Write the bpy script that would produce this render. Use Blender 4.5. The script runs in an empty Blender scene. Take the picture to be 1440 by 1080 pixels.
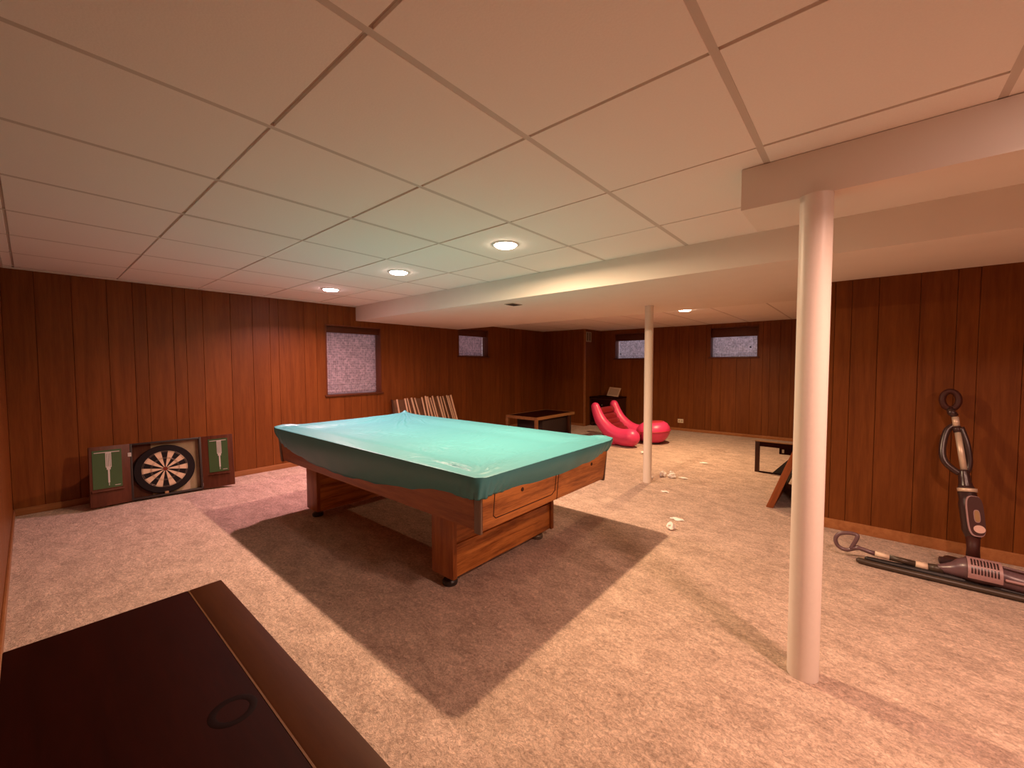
import bpy, bmesh, math, random
from mathutils import Vector, Matrix, noise

random.seed(7)
C = bpy.context.scene.collection
SC = bpy.context.scene

# ------------------------------------------------------------------ camera
F_PX, YAW, PITCH, ROLL = 579.2, 0.70637, -0.04522, -0.00247
CAM_H = 1.23
def make_camera():
    cy, sy, cp, sp = math.cos(YAW), math.sin(YAW), math.cos(PITCH), math.sin(PITCH)
    f = Vector((-sy*cp, cy*cp, sp)); r = Vector((cy, sy, 0)); u = r.cross(f)
    c, s = math.cos(ROLL), math.sin(ROLL)
    r2 = c*r + s*u; u2 = -s*r + c*u
    cam = bpy.data.cameras.new('camera')
    cam.sensor_fit = 'HORIZONTAL'; cam.sensor_width = 36.0
    cam.lens = F_PX*36.0/1440.0
    cam.clip_start = 0.01; cam.clip_end = 100
    o = bpy.data.objects.new('camera', cam); C.objects.link(o)
    m = Matrix((r2, u2, -f)).transposed().to_4x4()
    m.translation = Vector((0, 0, CAM_H))
    o.matrix_world = m
    SC.camera = o
make_camera()

# ------------------------------------------------------------------ world, exposure
SC.view_settings.view_transform = 'Standard'
SC.view_settings.look = 'None'
SC.view_settings.exposure = 1.13
SC.view_settings.gamma = 1.0
SC.view_settings.use_curve_mapping = False
W = bpy.data.worlds.new('dusk_sky'); SC.world = W; W.use_nodes = True
bg = W.node_tree.nodes['Background']
bg.inputs['Color'].default_value = (0.74, 0.63, 0.72, 1)
bg.inputs['Strength'].default_value = 0.30
SC.cycles.use_denoising = True
SC.cycles.max_bounces = 10
SC.cycles.diffuse_bounces = 6

# lamp colours and strengths (all lamps are recessed downlights)
LAMP_R = 0.072
LAMPS = [  # x, y, z, colour, watts, beam spread in degrees, label
    (-1.837, 2.09, 2.033, (1.0, 0.66, 0.40), 31, 176, 'large warm white recessed ceiling light nearest the boxed beam edge over the pool table'),
    (-3.060, 2.09, 2.033, (1.0, 0.60, 0.48), 11, 140, 'middle recessed ceiling light of the row of three over the pool table'),
    (-4.287, 2.09, 2.033, (1.0, 0.51, 0.56), 18, 146, 'pinkish recessed ceiling light nearest the left wall window'),
    (-1.800, 5.60, 1.950, (1.0, 0.64, 0.36), 24, 164, 'single recessed light in the low ceiling beyond the far pole'),
    (0.6035, 1.4775, 2.033, (1.0, 0.57, 0.43), 14.5, 150, 'recessed ceiling light beside the boxed beam past the near pole'),
    (1.8285, 1.4775, 2.033, (1.0, 0.56, 0.42), 16, 160, 'unseen recessed light added along the boxed beam for fill'),  # unseen lamp, added to fill the right side with light
]

# ------------------------------------------------------------------ materials
def rgb(h):
    return tuple(h) + (1,)
def new_mat(name):
    m = bpy.data.materials.new(name); m.use_nodes = True
    nt = m.node_tree; b = nt.nodes['Principled BSDF']
    return m, nt, b
def plain(name, col, rough=0.5, metal=0.0, spec=0.5, var=0.0, scale=20.0, bump=0.0):
    m, nt, b = new_mat(name)
    b.inputs['Roughness'].default_value = rough
    b.inputs['Metallic'].default_value = metal
    b.inputs['Specular IOR Level'].default_value = spec
    tc = nt.nodes.new('ShaderNodeTexCoord')
    n = nt.nodes.new('ShaderNodeTexNoise'); n.inputs['Scale'].default_value = scale; n.inputs['Detail'].default_value = 4
    nt.links.new(tc.outputs['Object'], n.inputs['Vector'])
    r = nt.nodes.new('ShaderNodeMix'); r.data_type = 'RGBA'
    r.inputs['A'].default_value = rgb([c*(1-var) for c in col]); r.inputs['B'].default_value = rgb([min(1, c*(1+var)) for c in col])
    nt.links.new(n.outputs['Fac'], r.inputs['Factor']); nt.links.new(r.outputs['Result'], b.inputs['Base Color'])
    if bump:
        bp = nt.nodes.new('ShaderNodeBump'); bp.inputs['Strength'].default_value = bump; bp.inputs['Distance'].default_value = 0.004
        nt.links.new(n.outputs['Fac'], bp.inputs['Height']); nt.links.new(bp.outputs['Normal'], b.inputs['Normal'])
    return m
def wood(name, light, dark, axis='Z', rough=0.4, stretch=14.0, scale=2.2, rand=0.15, spec=0.35, contrast=(0.35, 0.7)):
    """Grain runs along axis: noise squeezed across it, with a per-board tone."""
    m, nt, b = new_mat(name)
    N, L = nt.nodes, nt.links
    tc = N.new('ShaderNodeTexCoord'); oi = N.new('ShaderNodeObjectInfo')
    add = N.new('ShaderNodeVectorMath'); add.operation = 'ADD'
    sc0 = N.new('ShaderNodeVectorMath'); sc0.operation = 'SCALE'; sc0.inputs['Scale'].default_value = 9.0
    comb = N.new('ShaderNodeCombineXYZ')
    for k in 'XYZ': L.new(oi.outputs['Random'], comb.inputs[k])
    L.new(comb.outputs[0], sc0.inputs[0])
    L.new(tc.outputs['Object'], add.inputs[0]); L.new(sc0.outputs[0], add.inputs[1])
    mp = N.new('ShaderNodeMapping')
    s = [stretch]*3; s['XYZ'.index(axis)] = 1.0
    mp.inputs['Scale'].default_value = s
    L.new(add.outputs[0], mp.inputs['Vector'])
    n1 = N.new('ShaderNodeTexNoise'); n1.inputs['Scale'].default_value = scale; n1.inputs['Detail'].default_value = 6; n1.inputs['Distortion'].default_value = 0.6
    n2 = N.new('ShaderNodeTexNoise'); n2.inputs['Scale'].default_value = scale*7; n2.inputs['Detail'].default_value = 3
    L.new(mp.outputs[0], n1.inputs['Vector']); L.new(mp.outputs[0], n2.inputs['Vector'])
    mx = N.new('ShaderNodeMath'); mx.operation = 'MULTIPLY_ADD'; mx.inputs[1].default_value = 0.35
    L.new(n2.outputs['Fac'], mx.inputs[0])
    sub = N.new('ShaderNodeMath'); sub.operation = 'MULTIPLY'; sub.inputs[1].default_value = 0.75
    L.new(n1.outputs['Fac'], sub.inputs[0]); L.new(sub.outputs[0], mx.inputs[2])
    ramp = N.new('ShaderNodeValToRGB')
    ramp.color_ramp.elements[0].position = contrast[0]; ramp.color_ramp.elements[0].color = rgb(dark)
    ramp.color_ramp.elements[1].position = contrast[1]; ramp.color_ramp.elements[1].color = rgb(light)
    L.new(mx.outputs[0], ramp.inputs['Fac'])
    hv = N.new('ShaderNodeHueSaturation')
    mr = N.new('ShaderNodeMapRange'); mr.inputs['To Min'].default_value = 1-rand; mr.inputs['To Max'].default_value = 1+rand
    L.new(oi.outputs['Random'], mr.inputs['Value']); L.new(mr.outputs[0], hv.inputs['Value'])
    L.new(ramp.outputs['Color'], hv.inputs['Color']); L.new(hv.outputs['Color'], b.inputs['Base Color'])
    b.inputs['Roughness'].default_value = rough; b.inputs['Specular IOR Level'].default_value = spec
    bp = N.new('ShaderNodeBump'); bp.inputs['Strength'].default_value = 0.15; bp.inputs['Distance'].default_value = 0.002
    L.new(mx.outputs[0], bp.inputs['Height']); L.new(bp.outputs['Normal'], b.inputs['Normal'])
    return m
def emitter(name, col, strength):
    m = bpy.data.materials.new(name); m.use_nodes = True; nt = m.node_tree
    nt.nodes.remove(nt.nodes['Principled BSDF'])
    e = nt.nodes.new('ShaderNodeEmission'); e.inputs['Color'].default_value = rgb(col); e.inputs['Strength'].default_value = strength
    nt.links.new(e.outputs[0], nt.nodes['Material Output'].inputs['Surface'])
    return m
def carpet_mat():
    m, nt, b = new_mat('carpet_pile')
    N, L = nt.nodes, nt.links
    tc = N.new('ShaderNodeTexCoord')
    mp = N.new('ShaderNodeMapping'); mp.inputs['Scale'].default_value = (1.0, 1.7, 1); mp.inputs['Rotation'].default_value = (0, 0, 0.5)
    L.new(tc.outputs['Object'], mp.inputs['Vector'])
    big = N.new('ShaderNodeTexNoise'); big.inputs['Scale'].default_value = 5.5; big.inputs['Detail'].default_value = 8; big.inputs['Roughness'].default_value = 0.68; big.inputs['Distortion'].default_value = 0.5
    L.new(mp.outputs[0], big.inputs['Vector'])
    vor = N.new('ShaderNodeTexNoise'); vor.inputs['Scale'].default_value = 75; vor.inputs['Detail'].default_value = 5; vor.inputs['Roughness'].default_value = 0.7; vor.inputs['Distortion'].default_value = 1.0
    L.new(tc.outputs['Object'], vor.inputs['Vector'])
    fine = N.new('ShaderNodeTexNoise'); fine.inputs['Scale'].default_value = 320; fine.inputs['Detail'].default_value = 2
    L.new(tc.outputs['Object'], fine.inputs['Vector'])
    mid = N.new('ShaderNodeTexNoise'); mid.inputs['Scale'].default_value = 24; mid.inputs['Detail'].default_value = 6; mid.inputs['Roughness'].default_value = 0.7; mid.inputs['Distortion'].default_value = 1.4
    L.new(mp.outputs[0], mid.inputs['Vector'])
    bmx = N.new('ShaderNodeMath'); bmx.operation = 'MULTIPLY'; bmx.inputs[1].default_value = 0.48; L.new(big.outputs['Fac'], bmx.inputs[0])
    mmx = N.new('ShaderNodeMath'); mmx.operation = 'MULTIPLY_ADD'; mmx.inputs[1].default_value = 0.52; L.new(mid.outputs['Fac'], mmx.inputs[0]); L.new(bmx.outputs[0], mmx.inputs[2])
    r1 = N.new('ShaderNodeValToRGB')
    r1.color_ramp.elements[0].position = 0.40; r1.color_ramp.elements[0].color = rgb((0.40, 0.275, 0.20))
    r1.color_ramp.elements[1].position = 0.61; r1.color_ramp.elements[1].color = rgb((0.74, 0.545, 0.42))
    e = r1.color_ramp.elements.new(0.5); e.color = rgb((0.57, 0.405, 0.305))
    L.new(mmx.outputs[0], r1.inputs['Fac'])
    mr = N.new('ShaderNodeMapRange'); mr.inputs['From Min'].default_value = 0.34; mr.inputs['From Max'].default_value = 0.68
    mr.inputs['To Min'].default_value = 0.62; mr.inputs['To Max'].default_value = 1.30
    L.new(vor.outputs['Fac'], mr.inputs['Value'])
    mul = N.new('ShaderNodeVectorMath'); mul.operation = 'SCALE'
    L.new(r1.outputs['Color'], mul.inputs[0]); L.new(mr.outputs[0], mul.inputs['Scale'])
    L.new(mul.outputs[0], b.inputs['Base Color'])
    b.inputs['Roughness'].default_value = 1.0; b.inputs['Specular IOR Level'].default_value = 0.05
    b.inputs['Sheen Weight'].default_value = 0.25
    ad = N.new('ShaderNodeMath'); ad.operation = 'ADD'; L.new(vor.outputs['Fac'], ad.inputs[0])
    h2 = N.new('ShaderNodeMath'); h2.operation = 'MULTIPLY'; h2.inputs[1].default_value = 0.5; L.new(fine.outputs['Fac'], h2.inputs[0]); L.new(h2.outputs[0], ad.inputs[1])
    b1 = N.new('ShaderNodeBump'); b1.inputs['Strength'].default_value = 0.8; b1.inputs['Distance'].default_value = 0.010
    L.new(ad.outputs[0], b1.inputs['Height'])
    b2 = N.new('ShaderNodeBump'); b2.inputs['Strength'].default_value = 0.5; b2.inputs['Distance'].default_value = 0.03
    L.new(mmx.outputs[0], b2.inputs['Height']); L.new(b1.outputs['Normal'], b2.inputs['Normal'])
    L.new(b2.outputs['Normal'], b.inputs['Normal'])
    return m
def film_mat(name, trans, diff):
    """Wrinkled bubble film over a window: lets the dusk through, patchy."""
    m = bpy.data.materials.new(name); m.use_nodes = True
    nt = m.node_tree; N, L = nt.nodes, nt.links
    N.remove(N['Principled BSDF'])
    tc = N.new('ShaderNodeTexCoord')
    n = N.new('ShaderNodeTexNoise'); n.inputs['Scale'].default_value = 26; n.inputs['Detail'].default_value = 6
    L.new(tc.outputs['Object'], n.inputs['Vector'])
    mp = N.new('ShaderNodeMapping'); mp.inputs['Scale'].default_value = (36, 36, 32); L.new(tc.outputs['Object'], mp.inputs['Vector'])
    v = N.new('ShaderNodeTexVoronoi'); v.inputs['Scale'].default_value = 1.0; v.inputs['Randomness'].default_value = 0.35
    L.new(mp.outputs[0], v.inputs['Vector'])
    mm = N.new('ShaderNodeMath'); mm.operation = 'MULTIPLY'; L.new(n.outputs['Fac'], mm.inputs[0]); L.new(v.outputs['Distance'], mm.inputs[1])
    mr = N.new('ShaderNodeMapRange'); mr.inputs['From Min'].default_value = 0.08; mr.inputs['From Max'].default_value = 0.42
    mr.inputs['To Min'].default_value = 0.45; mr.inputs['To Max'].default_value = 1.15; L.new(mm.outputs[0], mr.inputs['Value'])
    def sc(col):
        x = N.new('ShaderNodeVectorMath'); x.operation = 'SCALE'; x.inputs[0].default_value = col
        L.new(mr.outputs[0], x.inputs['Scale']); return x.outputs[0]
    t = N.new('ShaderNodeBsdfTranslucent'); L.new(sc(trans), t.inputs['Color'])
    d = N.new('ShaderNodeBsdfDiffuse'); L.new(sc(diff), d.inputs['Color'])
    g = N.new('ShaderNodeBsdfGlossy'); g.inputs['Roughness'].default_value = 0.35; g.inputs['Color'].default_value = (0.06, 0.06, 0.06, 1)
    a1 = N.new('ShaderNodeAddShader'); a2 = N.new('ShaderNodeAddShader')
    L.new(t.outputs[0], a1.inputs[0]); L.new(d.outputs[0], a1.inputs[1])
    L.new(a1.outputs[0], a2.inputs[0]); L.new(g.outputs[0], a2.inputs[1])
    bp = N.new('ShaderNodeBump'); bp.inputs['Strength'].default_value = 0.6; bp.inputs['Distance'].default_value = 0.008
    L.new(mm.outputs[0], bp.inputs['Height'])
    for s in (t, d, g): L.new(bp.outputs['Normal'], s.inputs['Normal'])
    L.new(a2.outputs[0], N['Material Output'].inputs['Surface'])
    return m

M = {}
M['plank'] = wood('panel_wood', (0.205, 0.062, 0.012), (0.130, 0.035, 0.006), 'Z', rough=0.42, stretch=16, scale=1.6, rand=0.10, spec=0.22)
M['back'] = plain('groove_dark', (0.045, 0.015, 0.006), 0.8)
M['base'] = wood('baseboard_wood', (0.36, 0.15, 0.055), (0.26, 0.095, 0.032), 'Y', rough=0.4)
M['trimwood'] = wood('window_trim_wood', (0.17, 0.05, 0.018), (0.11, 0.03, 0.010), 'Z', rough=0.4)
M['valance'] = wood('valance_wood', (0.11, 0.030, 0.010), (0.075, 0.019, 0.007), 'Y', rough=0.4)
M['carpet'] = carpet_mat()
M['tile'] = plain('ceiling_tile_white', (0.90, 0.855, 0.80), 0.9, spec=0.1, var=0.035, scale=160, bump=0.12)
M['grid'] = plain('ceiling_grid_white', (0.62, 0.56, 0.50), 0.6, spec=0.2, var=0.02)
M['plenum'] = plain('dark_plenum', (0.10, 0.06, 0.04), 0.9)
M['soffit'] = plain('painted_drywall', (0.82, 0.76, 0.68), 0.8, spec=0.2, var=0.03, scale=6)
M['pole'] = plain('pole_paint', (0.80, 0.72, 0.64), 0.42, spec=0.4, var=0.03, scale=60)
M['vent'] = plain('vent_tan', (0.42, 0.34, 0.24), 0.5)
M['ventdark'] = plain('vent_dark', (0.05, 0.03, 0.02), 0.8)
M['plate'] = plain('outlet_plate', (0.72, 0.62, 0.45), 0.4)
M['black'] = plain('black_matte', (0.012, 0.009, 0.009), 0.5)
M['ring'] = plain('light_trim', (0.80, 0.76, 0.70), 0.4)
M['film'] = film_mat('window_film', (0.34, 0.24, 0.26), (0.30, 0.23, 0.23))
M['film_far'] = film_mat('window_film_far', (0.56, 0.52, 0.56), (0.30, 0.27, 0.27))

# ------------------------------------------------------------------ mesh helpers
def finish(name, bm, mat, parent=None, smooth=False, mats=None):
    me = bpy.data.meshes.new(name)
    bmesh.ops.recalc_face_normals(bm, faces=bm.faces[:])
    bm.to_mesh(me); bm.free()
    for mm in (mats or [mat]): me.materials.append(mm)
    if smooth:
        me.polygons.foreach_set('use_smooth', [True]*len(me.polygons))
    o = bpy.data.objects.new(name, me); C.objects.link(o)
    if parent is not None: o.parent = parent
    return o
def flat_sharp(o, ang=0.7):
    o.data.polygons.foreach_set('use_smooth', [True]*len(o.data.polygons))
    o.data.set_sharp_from_angle(angle=ang)
    return o
def bx(bm, lo, hi, bev=0.0, mat_index=0):
    lo, hi = Vector(lo), Vector(hi)
    r = bmesh.ops.create_cube(bm, size=1.0)
    vs = r['verts']
    c, s = (lo+hi)/2, hi-lo
    for v in vs: v.co = Vector((v.co.x*s.x, v.co.y*s.y, v.co.z*s.z)) + c
    fs = {f for v in vs for f in v.link_faces}
    for f in fs: f.material_index = mat_index
    if bev > 0:
        es = {e for v in vs for e in v.link_edges}
        bmesh.ops.bevel(bm, geom=list(es), offset=min(bev, min(s)*0.45), segments=2, affect='EDGES', profile=0.6)
def box(name, lo, hi, mat, parent=None, bev=0.0):
    bm = bmesh.new(); bx(bm, lo, hi, bev)
    o = finish(name, bm, mat, parent)
    return flat_sharp(o) if bev else o
def tube(bm, pts, radii, seg=12, cap=True, closed=False, round_end=False):
    pts = [Vector(p) for p in pts]; n = len(pts)
    if not hasattr(radii, '__len__'): radii = [radii]*n
    rings = []; up = Vector((0.13, 0.21, 1)).normalized()
    if round_end and not closed:
        P, Rr = [], []
        d0 = (pts[0]-pts[1]).normalized(); d1 = (pts[-1]-pts[-2]).normalized()
        for a in (80, 60, 35, 12):
            a = math.radians(a); P.append(pts[0]+d0*radii[0]*math.sin(a)); Rr.append(radii[0]*math.cos(a))
        P += pts; Rr += list(radii)
        for a in (12, 35, 60, 80):
            a = math.radians(a); P.append(pts[-1]+d1*radii[-1]*math.sin(a)); Rr.append(radii[-1]*math.cos(a))
        pts, radii, n = P, Rr, len(P)
    prev = None
    for i, p in enumerate(pts):
        if closed: t = pts[(i+1) % n]-pts[i-1]
        else: t = pts[min(i+1, n-1)]-pts[max(i-1, 0)]
        t.normalize()
        if prev is None:
            a = up if abs(t.dot(up)) < 0.95 else Vector((1, 0, 0))
            x = t.cross(a).normalized()
        else:
            x = (prev - t*prev.dot(t)).normalized()
        prev = x; y = t.cross(x)
        rings.append([bm.verts.new(p + (x*math.cos(2*math.pi*k/seg) + y*math.sin(2*math.pi*k/seg))*radii[i]) for k in range(seg)])
    m = n if closed else n-1
    for i in range(m):
        a, b_ = rings[i], rings[(i+1) % n]
        for k in range(seg):
            bm.faces.new((a[k], a[(k+1) % seg], b_[(k+1) % seg], b_[k]))
    if cap and not closed:
        bm.faces.new(rings[0][::-1]); bm.faces.new(rings[-1])
def smooth_pts(P, n=8):
    """Catmull-Rom through P."""
    P = [Vector(p) for p in P]; out = []
    for i in range(len(P)-1):
        p0 = P[max(i-1, 0)]; p1 = P[i]; p2 = P[i+1]; p3 = P[min(i+2, len(P)-1)]
        for k in range(n):
            t = k/n
            out.append(0.5*((2*p1)+(p2-p0)*t+(2*p0-5*p1+4*p2-p3)*t*t+(3*p1-p0-3*p2+p3)*t**3))
    out.append(P[-1]); return out
def lathe(bm, prof, seg=32, center=(0, 0, 0), mat_index=0):
    c = Vector(center); rings = []
    for r, z in prof:
        if r < 1e-6: rings.append([bm.verts.new(c+Vector((0, 0, z)))])
        else: rings.append([bm.verts.new(c+Vector((r*math.cos(2*math.pi*k/seg), r*math.sin(2*math.pi*k/seg), z))) for k in range(seg)])
    for a, b_ in zip(rings, rings[1:]):
        for k in range(seg):
            q = []
            for v in ((a[0] if len(a) == 1 else a[k]), (a[0] if len(a) == 1 else a[(k+1) % seg]), (b_[0] if len(b_) == 1 else b_[(k+1) % seg]), (b_[0] if len(b_) == 1 else b_[k])):
                if v not in q: q.append(v)
            if len(q) > 2: bm.faces.new(q).material_index = mat_index
def tag(o, label=None, cat=None, group=None, kind=None):
    if label: o['label'] = label
    if cat: o['category'] = cat
    if group: o['group'] = group
    if kind: o['kind'] = kind
    return o
def thing(name, label, cat, loc=(0, 0, 0), group=None):
    o = bpy.data.objects.new(name, None); C.objects.link(o); o.location = loc
    o.empty_display_size = 0.1
    return tag(o, label, cat, group)

# ------------------------------------------------------------------ the room
XL, YN, YR, YF, XRET, XR = -5.27, -0.126, 3.88, 7.90, -0.27, 3.20
ZC, ZS, ZF = 2.033, 1.84, 1.950
YS0, YS1 = 2.907, 4.77
BY, BX = 7.23, -4.25           # boxed-out corner
PT = 0.010                     # plank thickness
GROOVES = [0.22, 0.17, 0.10, 0.20, 0.10, 0.145, 0.247, 0.21, 0.18, 0.10, 0.14, 0.15, 0.15]

fl = box('floor', (XL-0.2, YN-0.2, -0.1), (XR+0.2, YF+0.2, 0.0), M['carpet']); tag(fl, kind='structure')

def rects(u0, u1, z0, z1, holes):
    """Cut rectangle by holes: list of sub-rectangles."""
    us = sorted({u0, u1, *[min(max(h[k], u0), u1) for h in holes for k in (0, 1)]})
    out = []
    for a, b_ in zip(us, us[1:]):
        if b_-a < 1e-4: continue
        mid = (a+b_)/2; segs = [(z0, z1)]
        for h in holes:
            if h[0] < mid < h[1]:
                ns = []
                for s0, s1 in segs:
                    if h[3] <= s0 or h[2] >= s1: ns.append((s0, s1)); continue
                    if h[2] > s0: ns.append((s0, h[2]))
                    if h[3] < s1: ns.append((h[3], s1))
                segs = ns
        for s in segs: out.append((a, b_, *s))
    merged = []
    for r in out:
        if merged and merged[-1][2:] == r[2:] and abs(merged[-1][1]-r[0]) < 1e-6: merged[-1] = (merged[-1][0], r[1], *r[2:])
        else: merged.append(r)
    return merged
def paneled_wall(name, org, u, n, length, height, starts, holes=(), thick=0.14, ext=(0.0, 0.0)):
    """A wall with its panelling: each plank an object, grooves open between them."""
    org, u, n = Vector(org), Vector(u), Vector(n)
    def P(a, z, d): return org + u*a + n*d + Vector((0, 0, z))
    bm = bmesh.new()
    for a, b_, z0, z1 in rects(-ext[0], length+ext[1], 0, height+0.03, holes):
        p = [P(a, z0, -PT), P(b_, z1, -thick)]
        lo = [min(p[0][k], p[1][k]) for k in range(3)]; hi = [max(p[0][k], p[1][k]) for k in range(3)]
        bx(bm, lo, hi)
    w = tag(finish(name, bm, M['back']), kind='structure')
    cuts = [0.0]+[s for s in starts if 0.03 < s < length-0.03]+[length]
    g = 0.0010; ch = 0.0018
    for a, b_ in zip(cuts, cuts[1:]):
        bm = bmesh.new()
        for ra, rb, z0, z1 in rects(a+g, b_-g, 0.0, height, holes):
            ca = ch if abs(ra-a-g) < 1e-5 else 0; cb = ch if abs(rb-b_+g) < 1e-5 else 0
            prof = [(ra, -PT), (ra, -ch if ca else 0)] + ([(ra+ca, 0)] if ca else []) + ([(rb-cb, 0)] if cb else []) + [(rb, -ch if cb else 0), (rb, -PT)]
            v0 = [bm.verts.new(P(x, z0, d)) for x, d in prof]; v1 = [bm.verts.new(P(x, z1, d)) for x, d in prof]
            k = len(prof)
            for i in range(k): bm.faces.new((v0[i], v0[(i+1) % k], v1[(i+1) % k], v1[i]))
            bm.faces.new(v0); bm.faces.new(v1[::-1])
        finish('plank', bm, M['plank'], w)
    return w
def spread(start, length, k=0):
    out = []; s = start
    while s < length: out.append(s); s += GROOVES[k % 13]; k += 1
    return out

# windows: u measured along the wall
H1 = (2.485, 3.285, 0.835, 1.765)
H2 = (4.765, 5.50, 1.38, 1.875)
left_starts = [0.05, 0.261, 0.483, 0.657, 0.754, 0.953, 1.053, 1.198, 1.445, 1.657, 1.835, 1.931, 2.223, 2.372]
left_starts = left_starts + [s for s in spread(2.525, 7.3, 3)]
off = -YN
hl = [(h[0]+off, h[1]+off, h[2], h[3]) for h in (H1, H2)]
paneled_wall('wall_left', (XL, YN, 0), (0, 1, 0), (1, 0, 0), BY-YN+0.01, 2.03, [s+off for s in left_starts], hl, ext=(0.14, 0.12))
FA = (-3.935, -3.20, 1.350, 1.875); FB = (-2.095, -1.345, 1.350, 1.885)
hf = [(h[0]-BX, h[1]-BX, h[2], h[3]) for h in (FA, FB)]
paneled_wall('wall_far', (BX, YF, 0), (1, 0, 0), (0, -1, 0), XRET-BX, 1.99, spread(0.08, 4.2, 5), hf, ext=(0.12, 0.12))
paneled_wall('wall_corner_front', (XL, BY, 0), (1, 0, 0), (0, -1, 0), BX-XL, 1.99, spread(0.21, 2, 2), thick=0.10, ext=(0.14, -0.001))
paneled_wall('wall_corner_side', (BX, BY, 0), (0, 1, 0), (1, 0, 0), YF-BY, 1.99, spread(0.16, 2, 9), thick=0.10, ext=(-0.011, 0.14))
right_starts = [x-XRET for x in (-0.171, -0.076, 0.07, 0.277, 0.447, 0.544, 0.728)] + spread(0.728-XRET+0.17, 3.6, 4)
paneled_wall('wall_right', (XRET, YR, 0), (1, 0, 0), (0, -1, 0), XR-XRET, 2.03, right_starts, ext=(-0.011, 0.14))
paneled_wall('wall_alcove', (XRET, YR, 0), (0, 1, 0), (-1, 0, 0), YF-YR, 1.99, spread(0.1, 4.2, 1), thick=0.12, ext=(-0.011, 0.14))
paneled_wall('wall_near', (XL, YN, 0), (1, 0, 0), (0, 1, 0), XR-XL, 2.06, spread(0.12, 9, 6), ext=(0.14, 0.14))
paneled_wall('wall_end', (XR, YN, 0), (0, 1, 0), (-1, 0, 0), YR-YN, 2.06, spread(0.12, 9, 2), ext=(0.14, 0.14))

def baseboard(name, lo, hi):
    o = box(name, lo, hi, M['base'], bev=0.004); tag(o, kind='structure'); return o
BH = 0.060
baseboard('baseboard_left', (XL, YN, 0), (XL+0.013, BY, BH))
baseboard('baseboard_far', (BX, YF-0.013, 0), (XRET, YF, 0.05))
baseboard('baseboard_corner', (XL, BY-0.013, 0), (BX, BY, 0.05))
baseboard('baseboard_right', (XRET, YR-0.013, 0), (XR, YR, 0.075))
baseboard('baseboard_near', (XL+0.013, YN, 0), (XR, YN+0.011, 0.06))
trim = box('trim_1', (XRET-0.004, YR-0.004, 0), (XRET+0.03, YR+0.03, ZS), M['trimwood'], bev=0.006); tag(trim, kind='structure')
trim = box('trim_2', (BX-0.028, BY-0.008, 0), (BX+0.008, BY+0.028, ZF), M['base'], bev=0.004); tag(trim, kind='structure')

# ceiling: slab, hung panels and bars
bm = bmesh.new()
bx(bm, (XL-0.2, YN-0.2, 2.075), (XR+0.2, YF+0.2, 2.12))
ceil = tag(finish('ceiling', bm, M['plenum']), kind='structure')
GX = [-0.3156-0.6125*k for k in range(-5, 9)]
def panel_field(x0, x1, y0, y1, z, xs, ys):
    xs = [x0]+sorted(x for x in xs if x0+0.02 < x < x1-0.02)+[x1]
    ys = [y0]+sorted(y for y in ys if y0+0.02 < y < y1-0.02)+[y1]
    cache = {}
    for a, b_ in zip(xs, xs[1:]):
        for c, d in zip(ys, ys[1:]):
            gx0 = 0.0105 if a != x0 else 0; gx1 = 0.0105 if b_ != x1 else 0
            gy0 = 0.006 if c != y0 else 0; gy1 = 0.006 if d != y1 else 0
            key = (round(b_-a, 4), round(d-c, 4), gx0, gx1, gy0, gy1)
            if key not in cache:
                bm = bmesh.new(); bx(bm, (gx0, gy0, 0), (b_-a-gx1, d-c-gy1, 0.016), bev=0.0015)
                o = finish('ceiling_panel', bm, M['tile'], ceil); cache[key] = o.data
            else:
                o = bpy.data.objects.new('ceiling_panel', cache[key]); C.objects.link(o); o.parent = ceil
            o.location = (a+random.uniform(-.0015, .0015), c+random.uniform(-.0012, .0012), z+random.uniform(0, 0.0025))
    for x in xs[1:-1]:
        box('grid_bar', (x-0.012, y0, z+0.0015), (x+0.012, y1, z+0.014), M['grid'], ceil)
    for y in ys[1:-1]:
        for a, b_ in zip(xs, xs[1:]):
            box('cross_bar', (a+0.012, y-0.010, z+0.011), (b_-0.012, y+0.010, z+0.02), M['grid'], ceil)
panel_field(XL, XR, YN, YS0, ZC, GX, [0.558+0.613*k for k in range(-1, 5)])
panel_field(XL, XRET, YS1, YF, ZF, [-0.885-0.6125*k for k in range(0, 8)], [5.0+0.613*k for k in range(0, 5)])
ed = box('trim_3', (XL, YN, ZC-0.012), (XL+0.022, YS0, ZC-0.0005), M['grid']); tag(ed, kind='structure')
ed = box('trim_4', (XL+0.022, YN, ZC-0.012), (XR, YN+0.022, ZC-0.0005), M['grid']); tag(ed, kind='structure')

# boxed soffit and the smaller boxed beam in front of it
o = box('trim_5', (XL, YS0, ZS), (XR, YS1, 2.075), M['soffit'], bev=0.004); tag(o, kind='structure')
o = box('trim_6', (-0.405, 1.937, 1.866), (XR, 2.30, ZC-0.001), M['soffit'], bev=0.003); tag(o, kind='structure')

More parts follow.
